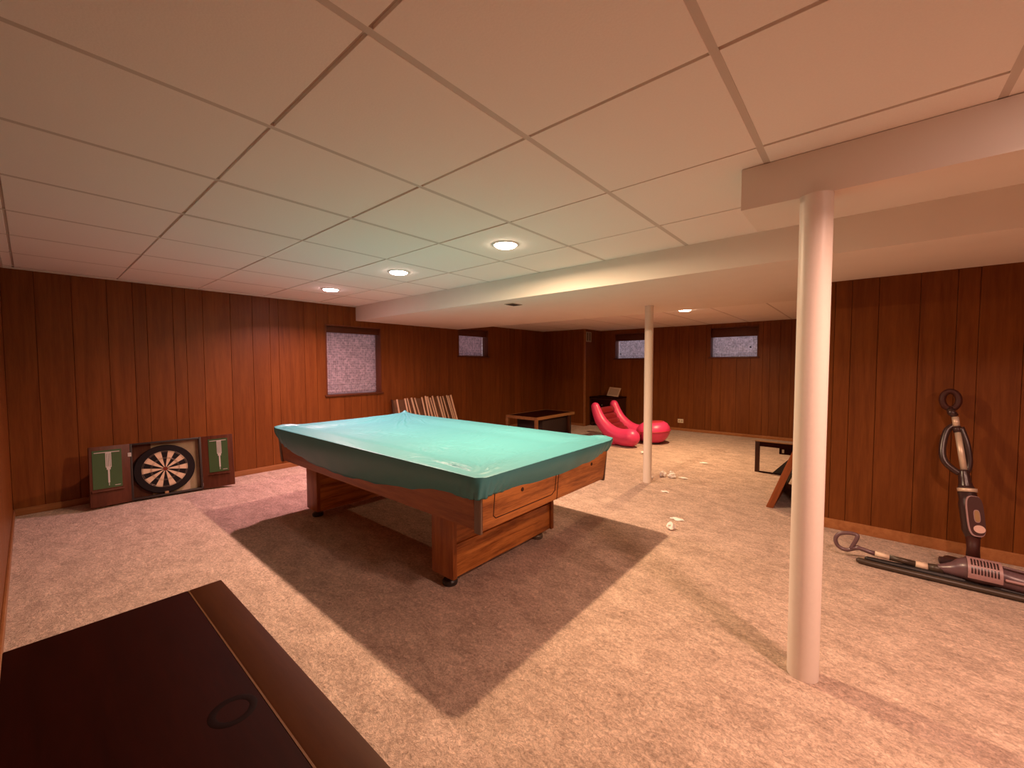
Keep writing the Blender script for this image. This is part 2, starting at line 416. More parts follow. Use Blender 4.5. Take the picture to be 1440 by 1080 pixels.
# ------------------------------------------------------------------ windows
def window(num, wall, hole, film_z, film_top, gap_side, film_mat_, valance=True):
    """Deep-set basement window: lining, glass with dusk behind, wrinkled film, header board, sill."""
    a, b_, z0, z1 = hole
    D = 0.15
    if wall == 'left':
        def P(u, z, d): return Vector((XL-d, u, z))
    else:
        def P(u, z, d): return Vector((u, YF+d, z))
    def B(name, u0, u1, w0, w1, d0, d1, mat, parent, bev=0.0):
        p, q = P(u0, w0, d0), P(u1, w1, d1)
        return box(name, [min(p[k], q[k]) for k in range(3)], [max(p[k], q[k]) for k in range(3)], mat, parent, bev)
    root = bpy.data.objects.new('window_%d' % num, None); C.objects.link(root); root['kind'] = 'structure'
    t = 0.014
    B('frame_side', a-0.002, a+t, z0, z1, -0.008, D+0.02, M['trimwood'], root, 0.002)
    B('frame_side', b_-t, b_+0.002, z0, z1, -0.008, D+0.02, M['trimwood'], root, 0.002)
    B('frame_head', a+t, b_-t, z1-t, z1, -0.008, D+0.02, M['trimwood'], root, 0.002)
    B('sill', a-0.02, b_+0.02, z0-0.006, z0+0.018, -0.022, D+0.02, M['valance'], root, 0.004)
    if valance:
        B('header_board', a+t, b_-t, film_top, z1-t, 0.035, 0.055, M['valance'], root, 0.003)
    ga = 0.034 if gap_side == 'a' else 0.0; gb = 0.034 if gap_side == 'b' else 0.0
    # glass
    m = bpy.data.materials.get('window_glass')
    if not m:
        m, nt, bs = new_mat('window_glass'); bs.inputs['Roughness'].default_value = 0.05; bs.inputs['Transmission Weight'].default_value = 1.0; bs.inputs['IOR'].default_value = 1.05
        bs.inputs['Base Color'].default_value = (0.95, 0.95, 0.97, 1)
    B('glass_pane', a+t, b_-t, z0+0.018, z1-t, D-0.004, D, m, root)
    ms = bpy.data.materials.get('daylight_strip_white') or film_mat('daylight_strip_white', (0.80, 0.78, 0.80), (0.5, 0.48, 0.46))  # pale translucent strip added to show daylight in the gap beside the film
    if ga: B('daylight_strip', a+t+0.010, a+t+0.030, z0+0.02, film_top, 0.119, 0.124, ms, root)
    if gb: B('daylight_strip', b_-t-0.030, b_-t-0.010, z0+0.02, film_top, 0.119, 0.124, ms, root)
    # film, a wrinkled sheet
    bm = bmesh.new(); nu, nz = 48, 48
    u0, u1 = a+t+ga+0.002, b_-t-gb-0.002
    grid = []
    for j in range(nz+1):
        row = []
        for i in range(nu+1):
            u = u0+(u1-u0)*i/nu; z = film_z+(film_top+0.01-film_z)*j/nz
            fall = max(0, 1-(z-film_z)/(0.35*(film_top-film_z)))
            d = 0.124 + 0.005*noise.noise(Vector((u*9, z*9, num))) + 0.008*fall*math.sin(z*120+2*noise.noise(Vector((u*4, z*3, 5))))
            row.append(bm.verts.new(P(u, z, d)))
        grid.append(row)
    for j in range(nz):
        for i in range(nu): bm.faces.new((grid[j][i], grid[j][i+1], grid[j+1][i+1], grid[j+1][i]))
    finish('bubble_film', bm, film_mat_, root, smooth=True)
    return root, B
window(1, 'left', H1, 0.856, 1.665, None, M['film'])
window(2, 'left', H2, 1.402, 1.745, 'b', M['film'])
r3, B3 = window(3, 'far', FA, 1.370, 1.725, 'a', M['film_far'])
B3('latch_knob', -3.865, -3.845, 1.45, 1.47, 0.085, 0.125, M['black'], r3, 0.004)
r4, B4 = window(4, 'far', FB, 1.370, 1.715, None, M['film_far'])
B4('latch_knob', -1.49, -1.465, 1.52, 1.545, 0.085, 0.125, M['black'], r4, 0.004)

# ------------------------------------------------------------------ lamps
for i, (x, y, z, col, watts, beam, lab) in enumerate(LAMPS):
    t = thing('recessed_light', lab, 'ceiling light', (x, y, z), 'recessed ceiling lights')
    bm = bmesh.new()
    lathe(bm, [(LAMP_R, 0.002), (LAMP_R, -0.004), (LAMP_R+0.006, -0.006), (LAMP_R+0.018, -0.0035), (LAMP_R+0.019, 0.002)], 40)
    finish('trim_ring', bm, M['ring'], t, smooth=True)
    bm = bmesh.new()
    lathe(bm, [(LAMP_R-0.0005, -0.002), (LAMP_R*0.97, -0.010), (LAMP_R*0.85, -0.015), (LAMP_R*0.4, -0.018), (0, -0.019)], 40)
    finish('lens', bm, emitter('lamp_glow_%d' % i, [0.25+0.75*c for c in col], 26), t, smooth=True)
    ld = bpy.data.lights.new('downlight', 'AREA'); ld.shape = 'DISK'; ld.size = 0.055 if x < -1 else 2*LAMP_R-0.004; ld.color = col; ld.energy = watts; ld.spread = math.radians(beam)
    lo = bpy.data.objects.new('downlight', ld); C.objects.link(lo); lo.parent = t; lo.location = (0, 0, -0.021)

# ------------------------------------------------------------------ poles
def pole(name, x, y, r, ztop, label):
    bm = bmesh.new()
    lathe(bm, [(0, 0), (r, 0), (r, ztop), (0, ztop)], 40, (0, 0, 0))
    o = finish(name, bm, M['pole']); o.location = (x, y, 0); flat_sharp(o)
    return tag(o, label, 'pole', 'steel support poles')
pole('support_pole', -0.152, 1.955, 0.0525, 1.866, 'thick white steel pole in front, carrying the boxed beam')
pole('support_pole', -1.70, 4.18, 0.043, ZS, 'thin white steel pole farther back, beside the scattered tissues')

# ------------------------------------------------------------------ vents, outlet
t = thing('ceiling_vent', 'small brown register on the underside of the soffit', 'vent', (-2.68, 3.165, ZS))
box('vent_frame', (-0.055, -0.075, -0.006), (0.055, 0.075, 0), M['vent'], t, 0.002)
for k in range(5): box('vent_slat', (-0.045, -0.06+k*0.026, -0.009), (0.045, -0.046+k*0.026, -0.006), M['ventdark'], t)
t = thing('wall_vent', 'small square tan register high on the boxed corner', 'vent', (BX, 7.37, 1.80))
bm = bmesh.new()
for lo, hi in (((0, -.10, -.10), (.008, .10, -.08)), ((0, -.10, .08), (.008, .10, .10)), ((0, -.10, -.08), (.008, -.08, .08)), ((0, .08, -.08), (.008, .10, .08)), ((0, -.012, -.08), (.007, .012, .08))): bx(bm, lo, hi)
finish('vent_frame', bm, M['vent'], t)
box('vent_back', (0, -.08, -.08), (.003, .08, .08), M['ventdark'], t)
for k in range(5):
    box('vent_slat', (.003, -.08, -.068+k*.03), (.006, .08, -.060+k*.03), M['vent'], t)
t = thing('wall_outlet', 'cream double outlet plate low on the far wall', 'outlet', (-2.585, YF, 0.182))
box('cover_plate', (-.052, -.006, -.036), (.052, 0, .036), M['plate'], t, 0.002)
for s in (-1, 1): box('socket', (s*.024-.014, -.008, -.014), (s*.024+.014, -.006, .014), M['vent'], t, 0.001)

#PART2
# ------------------------------------------------------------------ pool table
M['oak'] = wood('oak_honey', (0.56, 0.215, 0.052), (0.22, 0.062, 0.012), 'Y', rough=0.38, stretch=13, scale=2.4, rand=0.06, contrast=(0.38, 0.63))
M['oakx'] = wood('oak_honey_long', (0.40, 0.135, 0.034), (0.21, 0.058, 0.013), 'X', rough=0.38, stretch=11, scale=2.6, rand=0.08)  # long-side oak set darker to deepen the shade there
M['oakz'] = wood('oak_honey_upright', (0.42, 0.145, 0.036), (0.22, 0.062, 0.014), 'Z', rough=0.38, stretch=11, scale=2.6, rand=0.08)
M['corner'] = plain('corner_trim', (0.16, 0.10, 0.07), 0.35)
M['foot'] = plain('foot_metal', (0.25, 0.22, 0.18), 0.35, metal=0.7)
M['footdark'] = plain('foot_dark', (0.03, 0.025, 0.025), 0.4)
M['line'] = plain('inlay_line', (0.05, 0.015, 0.008), 0.5)
TX0, TX1, TY0, TY1 = -3.755, -1.370, 1.372, 2.600
ZB, ZT = 0.432, 0.668
pt = thing('pool_table', 'oak pool table standing on two slab pedestals under the green cover', 'pool table', (0, 0, 0))
# cabinet sides (slightly tapered inwards to the bottom)
def slab(name, corners_lo, corners_hi, mat):
    bm = bmesh.new()
    a = [bm.verts.new(p) for p in corners_lo]; b_ = [bm.verts.new(p) for p in corners_hi]
    for i in range(4): bm.faces.new((a[i], a[(i+1) % 4], b_[(i+1) % 4], b_[i]))
    bm.faces.new(a); bm.faces.new(b_)
    es = bm.edges[:]
    bmesh.ops.bevel(bm, geom=es, offset=0.003, segments=2, affect='EDGES')
    return flat_sharp(finish(name, bm, mat, pt))
s = 0.022; w = 0.03
def side_y(y, sgn):
    return slab('long_apron', [(TX0+w, y, ZB), (TX1-w, y, ZB), (TX1-w, y+sgn*w, ZB), (TX0+w, y+sgn*w, ZB)],
                [(TX0+w, y-sgn*s, ZT), (TX1-w, y-sgn*s, ZT), (TX1-w, y-sgn*s+sgn*w, ZT), (TX0+w, y-sgn*s+sgn*w, ZT)], M['oakx'])
side_y(TY0, 1); side_y(TY1, -1)
for x, sg in ((TX0, 1), (TX1, -1)):
    e = slab('end_apron', [(x, TY0+0.012, ZB), (x, TY1-0.012, ZB), (x+sg*w, TY1-0.012, ZB), (x+sg*w, TY0+0.012, ZB)],
             [(x-sg*s, TY0-s+0.012, ZT), (x-sg*s, TY1+s-0.012, ZT), (x-sg*s+sg*w, TY1+s-0.012, ZT), (x-sg*s+sg*w, TY0-s+0.012, ZT)], M['oak'])
    if sg == -1:
        ea = e
# inlay lines and bolts on the near end
def on_end(y, z, d=0.0):
    t = (z-ZB)/(ZT-ZB); return Vector((TX1+s*t+d, y, z))
def end_line(y0, z0, y1, z1, hw=0.0025):
    bm = bmesh.new()
    p, q = on_end(y0, z0, 0.0006), on_end(y1, z1, 0.0006)
    tube(bm, [p, q], hw, 6); finish('inlay_line', bm, M['line'], ea)
end_line(1.455, 0.66, 1.455, 0.492); end_line(1.455, 0.492, 1.475, 0.475); end_line(1.475, 0.475, 1.955, 0.475)
end_line(1.955, 0.475, 1.985, 0.495); end_line(1.985, 0.495, 1.985, 0.66); end_line(2.012, 0.432, 2.012, 0.66)
for y, z in ((1.672, 0.575), (2.40, 0.575)):
    bm = bmesh.new(); p = on_end(y, z, -0.004); q = on_end(y, z, 0.003)
    tube(bm, [p, q], 0.011, 14); finish('bolt', bm, M['line'], ea)
# corner posts: dark edge trims
for x, y in ((TX0, TY0), (TX1, TY0), (TX0, TY1), (TX1, TY1)):
    sx = -1 if x == TX0 else 1; sy = -1 if y == TY0 else 1
    x0, x1 = sorted((x+sx*0.004, x-sx*0.040)); y0, y1 = sorted((y+sy*0.006, y-sy*0.012))
    lo = [(x0, y0, ZB-0.012), (x1, y0, ZB-0.012), (x1, y1, ZB-0.012), (x0, y1, ZB-0.012)]
    hi = [(a+sx*s*0.55, b_+sy*s*0.55, ZT-0.04) for a, b_, _ in lo]
    slab('corner_trim', lo, hi, M['corner'])
# bed
box('slate_bed', (TX0+0.03, TY0+0.03, ZB+0.10), (TX1-0.03, TY1-0.03, ZT-0.018), M['oakx'], pt)
rail = bmesh.new()
for lo, hi in (((TX0-0.04, TY0-0.04, ZT), (TX1+0.04, TY0+0.10, ZT+0.022)), ((TX0-0.04, TY1-0.10, ZT), (TX1+0.04, TY1+0.04, ZT+0.022)),
               ((TX0-0.04, TY0+0.10, ZT), (TX0+0.10, TY1-0.10, ZT+0.022)), ((TX1-0.10, TY0+0.10, ZT), (TX1+0.04, TY1-0.10, ZT+0.022))):
    bx(rail, lo, hi, 0.006)
finish('rail', rail, M['oakx'], pt)
# pedestals
def pedestal(xa, xb, sx):
    """slab of boards across the table; sx = side that faces outwards"""
    ya, yb, z0 = 1.452, 2.405, 0.062
    body = bmesh.new(); bx(body, (xa, ya+0.028, z0), (xb, yb-0.028, ZB+0.005), 0.003)
    b_ = flat_sharp(finish('pedestal', body, M['oak'], pt))
    xo = xb if sx > 0 else xa
    l, h = sorted((xo, xo+sx*0.012))
    box('kick_board', (l, ya+0.030, z0), (h, yb-0.030, 0.245), M['oak'], b_, 0.003)
    l2, h2 = sorted((xa if sx > 0 else xb, xo+sx*0.028))
    for y0, y1 in ((ya, ya+0.030), (yb-0.030, yb)):
        box('end_panel', (l2, y0, z0), (h2, y1, ZB+0.003), M['oakz'], b_, 0.003)
    xm = (xa+xb)/2
    for y in (ya+0.05, yb-0.09):
        bm = bmesh.new(); lathe(bm, [(0, 0), (0.040, 0), (0.043, 0.006), (0.043, 0.022), (0.036, 0.030), (0.016, 0.032), (0.016, z0+0.004), (0, z0+0.004)], 28)
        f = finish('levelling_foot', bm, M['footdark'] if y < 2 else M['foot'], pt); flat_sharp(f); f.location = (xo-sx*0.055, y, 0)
pedestal(-1.842, -1.690, 1)
pedestal(-3.440, -3.285, -1)

# ------------------------------------------------------------------ cover
def interp(tab, x):
    if x <= tab[0][0]: return tab[0][1]
    for (a, fa), (b_, fb) in zip(tab, tab[1:]):
        if x <= b_:
            t = (x-a)/(b_-a); t = t*t*(3-2*t)*0.5+t*0.5
            return fa+(fb-fa)*t
    return tab[-1][1]
CX0, CX1, CY0, CY1, CZ = -3.80, -1.318, 1.322, 2.662, 0.712
near_hem = [(-3.80, .618), (-3.65, .545), (-3.4, .51), (-3.06, .485), (-2.74, .478), (-2.28, .498), (-1.98, .522), (-1.67, .566), (-1.42, .592), (-1.318, .606)]
end_hem = [(1.322, .606), (1.40, .612), (1.56, .594), (1.80, .575), (2.08, .569), (2.43, .588), (2.62, .630), (2.662, .646)]
far_hem = [(-3.80, .634), (-3.4, .56), (-2.6, .50), (-1.8, .56), (-1.4, .625), (-1.318, .648)]
def cover():
    nx, ny = 380, 204
    rc = 0.045
    def plan(i, j):
        x = CX0+(CX1-CX0)*i/nx; y = CY0+(CY1-CY0)*j/ny
        # round the corners in plan
        dx = min(x-CX0, CX1-x); dy = min(y-CY0, CY1-y)
        sx = 1 if x < (CX0+CX1)/2 else -1; sy = 1 if y < (CY0+CY1)/2 else -1
        if dx < rc and dy < rc:
            a, b_ = rc-dx, rc-dy
            m = max(a, b_); l = math.hypot(a, b_)
            if l > 0:
                k = m/l; a, b_ = a*k, b_*k
            x = (CX0 if sx > 0 else CX1)+sx*(rc-a); y = (CY0 if sy > 0 else CY1)+sy*(rc-b_)
        return x, y
    corners = {'fl': (CX0+.03, CY1-.03), 'nr': (CX1-.06, CY0+.06), 'fr': (CX1-.02, CY1-.02), 'nl': (CX0+.02, CY0+.02)}
    rr_ = random.Random(5); CREASES = []
    for key, a0, a1, cnt, l0, l1, d0, d1 in (('fl', -88, -4, 15, .30, 1.0, .006, .013), ('nr', 92, 176, 18, .16, .50, .005, .010), ('fr', 184, 266, 10, .15, .40, .004, .008), ('nl', 6, 84, 10, .18, .45, .004, .008)):
        for k in range(cnt):
            CREASES.append((key, math.radians(a0+(a1-a0)*(k+rr_.uniform(.2, .8))/cnt), rr_.uniform(l0, l1), rr_.uniform(d0, d1), rr_.uniform(.006, .012)))
    def h(x, y):
        u = (x-CX0)/(CX1-CX0); v = (y-CY0)/(CY1-CY0)
        ed = min(u*(CX1-CX0), (1-u)*(CX1-CX0), v*(CY1-CY0), (1-v)*(CY1-CY0))
        inner = max(0, min(1, (ed-0.13)/0.17)); inner = inner*inner*(3-2*inner)
        z = CZ - 0.026*inner - 0.002*max(0, 1-ed/0.012)**2
        z += inner*(0.006*noise.noise(Vector((x*2.6, y*2.6, 3))) + 0.0025*noise.noise(Vector((x*9, y*5, 8))))
        # long creases running out from the bunched corners
        for key, ang, ln, dep, wd in CREASES:
            cx, cy = corners[key]; dx, dy = x-cx, y-cy; r = math.hypot(dx, dy)
            if r > ln*1.2 or r < 0.004: continue
            ca, sa = math.cos(ang), math.sin(ang)
            al = dx*ca+dy*sa; ac = -dx*sa+dy*ca + 0.030*noise.noise(Vector((al*4, ang*5, 1)))*min(1, al*3)
            if al <= 0: continue
            ww = wd*(0.6+0.9*al/ln)
            q = ac/ww
            if abs(q) > 4: continue
            env = min(1, max(0, (al-0.05)/0.08))*max(0, 1-al/ln)**0.7
            z += dep*env*(math.exp(-q*q) - 0.55*math.exp(-(q-1.6)**2))
        # small crumple fields
        n = noise.noise(Vector((x*22+3*noise.noise(Vector((x*6, y*6, 1))), y*13, 6)))
        msk = max(0, noise.noise(Vector((x*2.1, y*2.4, 12)))+0.15)
        z += 0.011*msk*(1-abs(n)*2.4)*min(1, ed/0.05)*0.5
        # bunched corners
        cx, cy = corners['fl']; z += 0.026*math.exp(-(((x-cx-.01)/.028)**2+((y-cy+.01)/.024)**2)) + 0.010*math.exp(-(((x-cx)/.11)**2+((y-cy)/.11)**2))
        cx, cy = corners['fr']; z += 0.020*math.exp(-(((x-cx+.05)/.09)**2+((y-cy+.015)/.022)**2))
        cx, cy = corners['nl']; z += 0.018*math.exp(-(((x-cx-.02)/.022)**2+((y-cy-.07)/.10)**2))
        return z
    bm = bmesh.new()
    G = [[None]*(ny+1) for _ in range(nx+1)]
    for i in range(nx+1):
        for j in range(ny+1):
            x, y = plan(i, j); G[i][j] = bm.verts.new((x, y, h(x, y)))
    for i in range(nx):
        for j in range(ny): bm.faces.new((G[i][j], G[i+1][j], G[i+1][j+1], G[i][j+1]))
    loop = [G[i][0] for i in range(nx)] + [G[nx][j] for j in range(ny)] + [G[nx-i][ny] for i in range(nx)] + [G[0][ny-j] for j in range(ny)]
    rim = [(loop[i], loop[(i+1) % len(loop)]) for i in range(len(loop))]
    c = Vector(((CX0+CX1)/2, (CY0+CY1)/2, 0))
    prev = loop; rows = 12; n = len(loop)
    base = [v.co.copy() for v in loop]
    for k in range(1, rows+1):
        t = k/rows; cur = []
        for idx, p in enumerate(base):
            if idx < nx: nrm = Vector((0, -1, 0)); hem = interp(near_hem, p.x)
            elif idx < nx+ny: nrm = Vector((1, 0, 0)); hem = interp(end_hem, p.y)
            elif idx < 2*nx+ny: nrm = Vector((0, 1, 0)); hem = interp(far_hem, p.x)
            else: nrm = Vector((-1, 0, 0)); hem = interp([(a, f+0.02) for a, f in end_hem], p.y)
            dc = min(p.x-CX0, CX1-p.x); dd = min(p.y-CY0, CY1-p.y); cn = math.exp(-((max(dc, dd))/0.16)**2)
            if max(dc, dd) < 0.05:
                nrm = (p-c); nrm.z = 0; nrm = Vector((math.copysign(1, nrm.x), math.copysign(1, nrm.y), 0)).normalized()
            z = p.z+(hem-p.z)*t
            bulge = 0.005*math.sin(min(1, t*2.2)*math.pi*0.5) - 0.050*t**1.7*(1-(0.75 if p.x > c.x and p.y < c.y else 0.1)*cn)
            wv = 0.0035*noise.noise(Vector((p.x*7, p.y*7, t*2)))*t + cn*0.006*math.sin((p.x+p.y*1.3)*95+3*t)*t
            q = p+nrm*(bulge+wv); q.z = z + 0.004*noise.noise(Vector((p.x*11, p.y*11, 2)))*t
            cur.append(bm.verts.new(q))
        for i in range(n):
            bm.faces.new((prev[i], cur[i], cur[(i+1) % n], prev[(i+1) % n]))
        prev = cur
    for va, vb_ in rim:
        e = bm.edges.get((va, vb_))
        if e: e.smooth = False
    # turned-under hem
    cur = []
    for i, v in enumerate(prev):
        d = (c-v.co); d.z = 0; d.normalize()
        cur.append(bm.verts.new(v.co+d*0.012+Vector((0, 0, 0.012))))
    for i in range(n): bm.faces.new((prev[i], cur[i], cur[(i+1) % n], prev[(i+1) % n]))
    return bm
m, nt, b = new_mat('teal_vinyl')
b.inputs['Base Color'].default_value = (0.070, 0.295, 0.340, 1); b.inputs['Roughness'].default_value = 0.42
b.inputs['Specular IOR Level'].default_value = 0.36
M['cover'] = m
cv = finish('table_cover', cover(), M['cover'], smooth=True)
tag(cv, 'teal green fitted vinyl cover wrinkled over the pool table', 'table cover')

# ------------------------------------------------------------------ dark table in front
M['dark'] = wood('dark_stained_wood', (0.022, 0.003, 0.0015), (0.014, 0.002, 0.001), 'X', rough=0.55, stretch=9, scale=1.8, rand=0.05, spec=0.05)
M['brownboard'] = wood('brown_front_board', (0.060, 0.018, 0.004), (0.040, 0.011, 0.0025), 'X', rough=0.5, stretch=9, scale=1.8, rand=0.05, spec=0.10)
M['darkz'] = wood('dark_stained_leg', (0.055, 0.016, 0.007), (0.033, 0.009, 0.004), 'Z', rough=0.35, rand=0.05)
M['stain'] = plain('ring_stain', (0.007, 0.001, 0.0006), 0.55, spec=0.08)
M['seam'] = plain('seam_edge', (0.13, 0.055, 0.018), 0.35)
ft = thing('low_table', 'dark brown wooden low table with a ring stain, by the near wall', 'table', (0, 0, 0))
X0, X1, Y0, Y1, ZT0 = -1.700, 0.10, -0.072, 0.413, 0.480
tp = box('table_top', (X0, Y0, ZT0-0.028), (X1, 0.318, ZT0), M['dark'], ft, 0.003)
box('front_board', (X0, 0.3205, ZT0-0.030), (X1, Y1, ZT0+0.001), M['brownboard'], ft, 0.006)
box('seam', (X0+0.004, 0.3175, ZT0-0.01), (X1, 0.3215, ZT0+0.0006), M['seam'], ft)
box('apron', (X0+0.06, Y1-0.06, 0.36), (X1-0.06, Y1-0.04, ZT0-0.029), M['dark'], ft, 0.002)
box('apron', (X0+0.06, Y0+0.04, 0.36), (X1-0.06, Y0+0.06, ZT0-0.029), M['dark'], ft, 0.002)
box('apron', (X0+0.04, Y0+0.05, 0.36), (X0+0.06, Y1-0.05, ZT0-0.029), M['dark'], ft, 0.002)
for x in (X0+0.035, X1-0.095):
    for y in (Y0+0.03, Y1-0.09): box('leg', (x, y, 0), (x+0.06, y+0.06, ZT0-0.029), M['darkz'], ft, 0.004)
bm = bmesh.new()
lathe(bm, [(0.030, 0), (0.033, 0.0004), (0.044, 0.0004), (0.046, 0)], 40)
st = finish('ring_stain', bm, M['stain'], ft, smooth=True); st.location = (-1.025, 0.262, ZT0+0.0001)

# ------------------------------------------------------------------ dartboard cabinet
M['cab'] = wood('cabinet_wood', (0.105, 0.032, 0.016), (0.06, 0.016, 0.008), 'Z', rough=0.42, spec=0.2, rand=0.08)
M['cabdark'] = plain('cabinet_dark_edge', (0.020, 0.010, 0.008), 0.5)
M['cork'] = plain('cork_lining', (0.42, 0.30, 0.20), 0.9, var=0.25, scale=14)
M['green'] = plain('chalkboard_green', (0.045, 0.085, 0.030), 0.6, spec=0.2, var=0.12, scale=9)
M['chalk'] = plain('chalk_white', (0.48, 0.44, 0.40), 0.8)
M['dblack'] = plain('dart_black', (0.010, 0.006, 0.007), 0.6, spec=0.15)
M['dcream'] = plain('dart_cream', (0.62, 0.45, 0.30), 0.85, var=0.1, scale=60)
M['dred'] = plain('dart_red', (0.17, 0.03, 0.015), 0.8, spec=0.1)
M['lighttrim0'] = plain('latch_brass', (0.30, 0.16, 0.07), 0.4)
M['wire'] = plain('dart_wire', (0.30, 0.22, 0.17), 0.35, metal=0.6)
def frame_at(base, u_dir_deg, lean_deg):
    return Matrix.Translation(Vector(base)) @ Matrix.Rotation(math.radians(u_dir_deg), 4, 'Z') @ Matrix.Rotation(-math.radians(lean_deg), 4, 'X')
MD = frame_at((-5.088, 0.292, 0.004), 84.5, 9)     # local x along the floor, z up, -y towards the room
dc = thing('dartboard_cabinet', 'wooden dart cabinet with both doors open, leaning on the left wall', 'dart cabinet')
dc.matrix_world = MD
W0, W1, WT, DH, DT = 0.275, 0.800, 1.055, 0.515, 0.075
bkk = box('back_panel', (W0, -0.012, 0), (W1, 0, DH), M['cork'], dc)
for nm, lo, hi in (('side_board', (W0, -DT, 0), (W0+0.018, -0.012, DH)), ('side_board', (W1-0.018, -DT, 0), (W1, -0.012, DH)),
                   ('top_board', (W0+0.018, -DT, DH-0.018), (W1-0.018, -0.012, DH)), ('bottom_board', (W0+0.018, -DT, 0), (W1-0.018, -0.012, 0.018))):
    box(nm, lo, hi, M['cabdark'], dc, 0.002)
def cab_door(hinge_x, sgn, ang, width, z0, z1, gx0, gx1):
    bm = bmesh.new()
    lo = (0, -0.020, 0) if sgn > 0 else (-width, -0.020, 0); hi = (width, 0, DH) if sgn > 0 else (0, 0, DH)
    bx(bm, lo, hi, 0.003)
    d = flat_sharp(finish('door', bm, M['cab'], dc))
    d.location = (hinge_x, -DT+0.02, 0); d.rotation_euler = (0, 0, math.radians(ang))
    a, b_ = (gx0, gx1) if sgn > 0 else (-gx1, -gx0)
    box('chalkboard', (a, -0.0225, z0), (b_, -0.0195, z1), M['green'], d)
    # printed dart and score line
    bm = bmesh.new(); y0, y1 = -0.0232, -0.0224
    c = (a+b_)/2+0.008; hgt = z1-z0
    for x0, x1, w0, w1 in ((a+0.012, b_-0.012, z1-0.022, z1-0.016), (c-0.019, c+0.019, z1-hgt*0.46, z1-0.020), (c-0.013, c+0.013, z1-hgt*0.52, z1-hgt*0.46),
                           (c-0.006, c+0.006, z0+hgt*0.14, z1-hgt*0.52), (c-0.002, c+0.002, z0+hgt*0.06, z0+hgt*0.14)):
        bx(bm, (x0, y0, w0), (x1, y1, w1))
    finish('dart_print', bm, M['chalk'], d)
    bm = bmesh.new()
    for k in (-1, 0, 1):
        bx(bm, (c+k*0.011-0.0015, y0-0.0005, z1-hgt*0.44), (c+k*0.011+0.0015, y0, z1-0.03))
    finish('dart_print_line', bm, M['green'], d)
    bm = bmesh.new(); bx(bm, (b_-0.05, y0, z0+0.016), (b_-0.012, y1, z0+0.020)); finish('score_mark', bm, M['chalk'], d)
    box('chalk_rail', (a-0.01, -0.034, z0-0.026), (b_+0.01, -0.019, z0-0.014), M['cab'], d, 0.002)
    return d
cab_door(W0, -1, 14, 0.270, 0.150, 0.480, 0.060, 0.250)
cab_door(W1+0.006, 1, -14, 0.258, 0.150, 0.480, 0.055, 0.215)
box('lining_board', (W0+0.018, -0.0135, 0.018), (W0+0.15, -0.012, DH-0.018), M['cab'], dc)
bm = bmesh.new(); bx(bm, (W0-0.012, -DT-0.006, 0.40), (W0+0.012, -DT+0.003, 0.435), 0.002); finish('hinge', bm, M['chalk'], dc)

db = thing('dartboard', 'round dartboard with black and cream wedges inside the open cabinet', 'dartboard')
db.matrix_world = MD @ Matrix.Translation((0.520, -0.016, 0.248))
def disc_part(name, prof, mat, parent):
    bm = bmesh.new(); lathe(bm, prof, 60)
    for v in bm.verts: v.co = Vector((v.co.x, -v.co.z, v.co.y))
    return flat_sharp(finish(name, bm, mat, parent))
disc_part('surround', [(0.0, 0.0), (0.222, 0.0), (0.226, 0.006), (0.226, 0.030), (0.220, 0.036), (0.168, 0.036), (0.164, 0.032), (0.0, 0.032)], M['dblack'], db)
def wedge(r0, r1, a0, a1, y, t=0.0015):
    bm = bmesh.new(); k = 4; lo_, hi_ = [], []
    def V(r, a, yy): return bm.verts.new((r*math.sin(a), yy, r*math.cos(a)))
    top = [[V(r, a0+(a1-a0)*i/k, y-t) for i in range(k+1)] for r in (r0, r1)]
    bot = [[V(r, a0+(a1-a0)*i/k, y) for i in range(k+1)] for r in (r0, r1)]
    for i in range(k):
        bm.faces.new((top[0][i], top[1][i], top[1][i+1], top[0][i+1]))
        bm.faces.new((top[1][i], bot[1][i], bot[1][i+1], top[1][i+1])); bm.faces.new((top[0][i], bot[0][i], bot[0][i+1], top[0][i+1]))
    for i in (0, k): bm.faces.new((top[0][i], top[1][i], bot[1][i], bot[0][i]))
    return bm
for i in range(20):
    a0 = math.radians(18*i-9); a1 = a0+math.radians(18)
    dark = i % 2 == 0
    for r0, r1, mt in ((0.019, 0.098, 'dblack' if dark else 'dcream'), (0.098, 0.106, 'dblack' if dark else 'dcream'), (0.106, 0.160, 'dblack' if dark else 'dcream'), (0.160, 0.168, 'dblack' if dark else 'dcream')):
        finish('segment' if r1-r0 > 0.01 else 'score_ring_piece', wedge(r0, r1, a0, a1, -0.0335), M[mt], db)
disc_part('bullseye', [(0, 0.0325), (0.018, 0.0325), (0.018, 0.0355), (0, 0.0365)], M['dred'], db)
bm = bmesh.new()
for r in (0.019, 0.098, 0.106, 0.160, 0.169):
    tube(bm, [(r*math.sin(2*math.pi*k/48), -0.0365, r*math.cos(2*math.pi*k/48)) for k in range(48)], 0.0011, 5, closed=True)
finish('wire_ring', bm, M['wire'], db, smooth=True)
bm = bmesh.new(); bx(bm, (-0.014, -0.055, -0.245), (0.016, -0.036, -0.210), 0.006); finish('latch', bm, M['lighttrim0'], db)

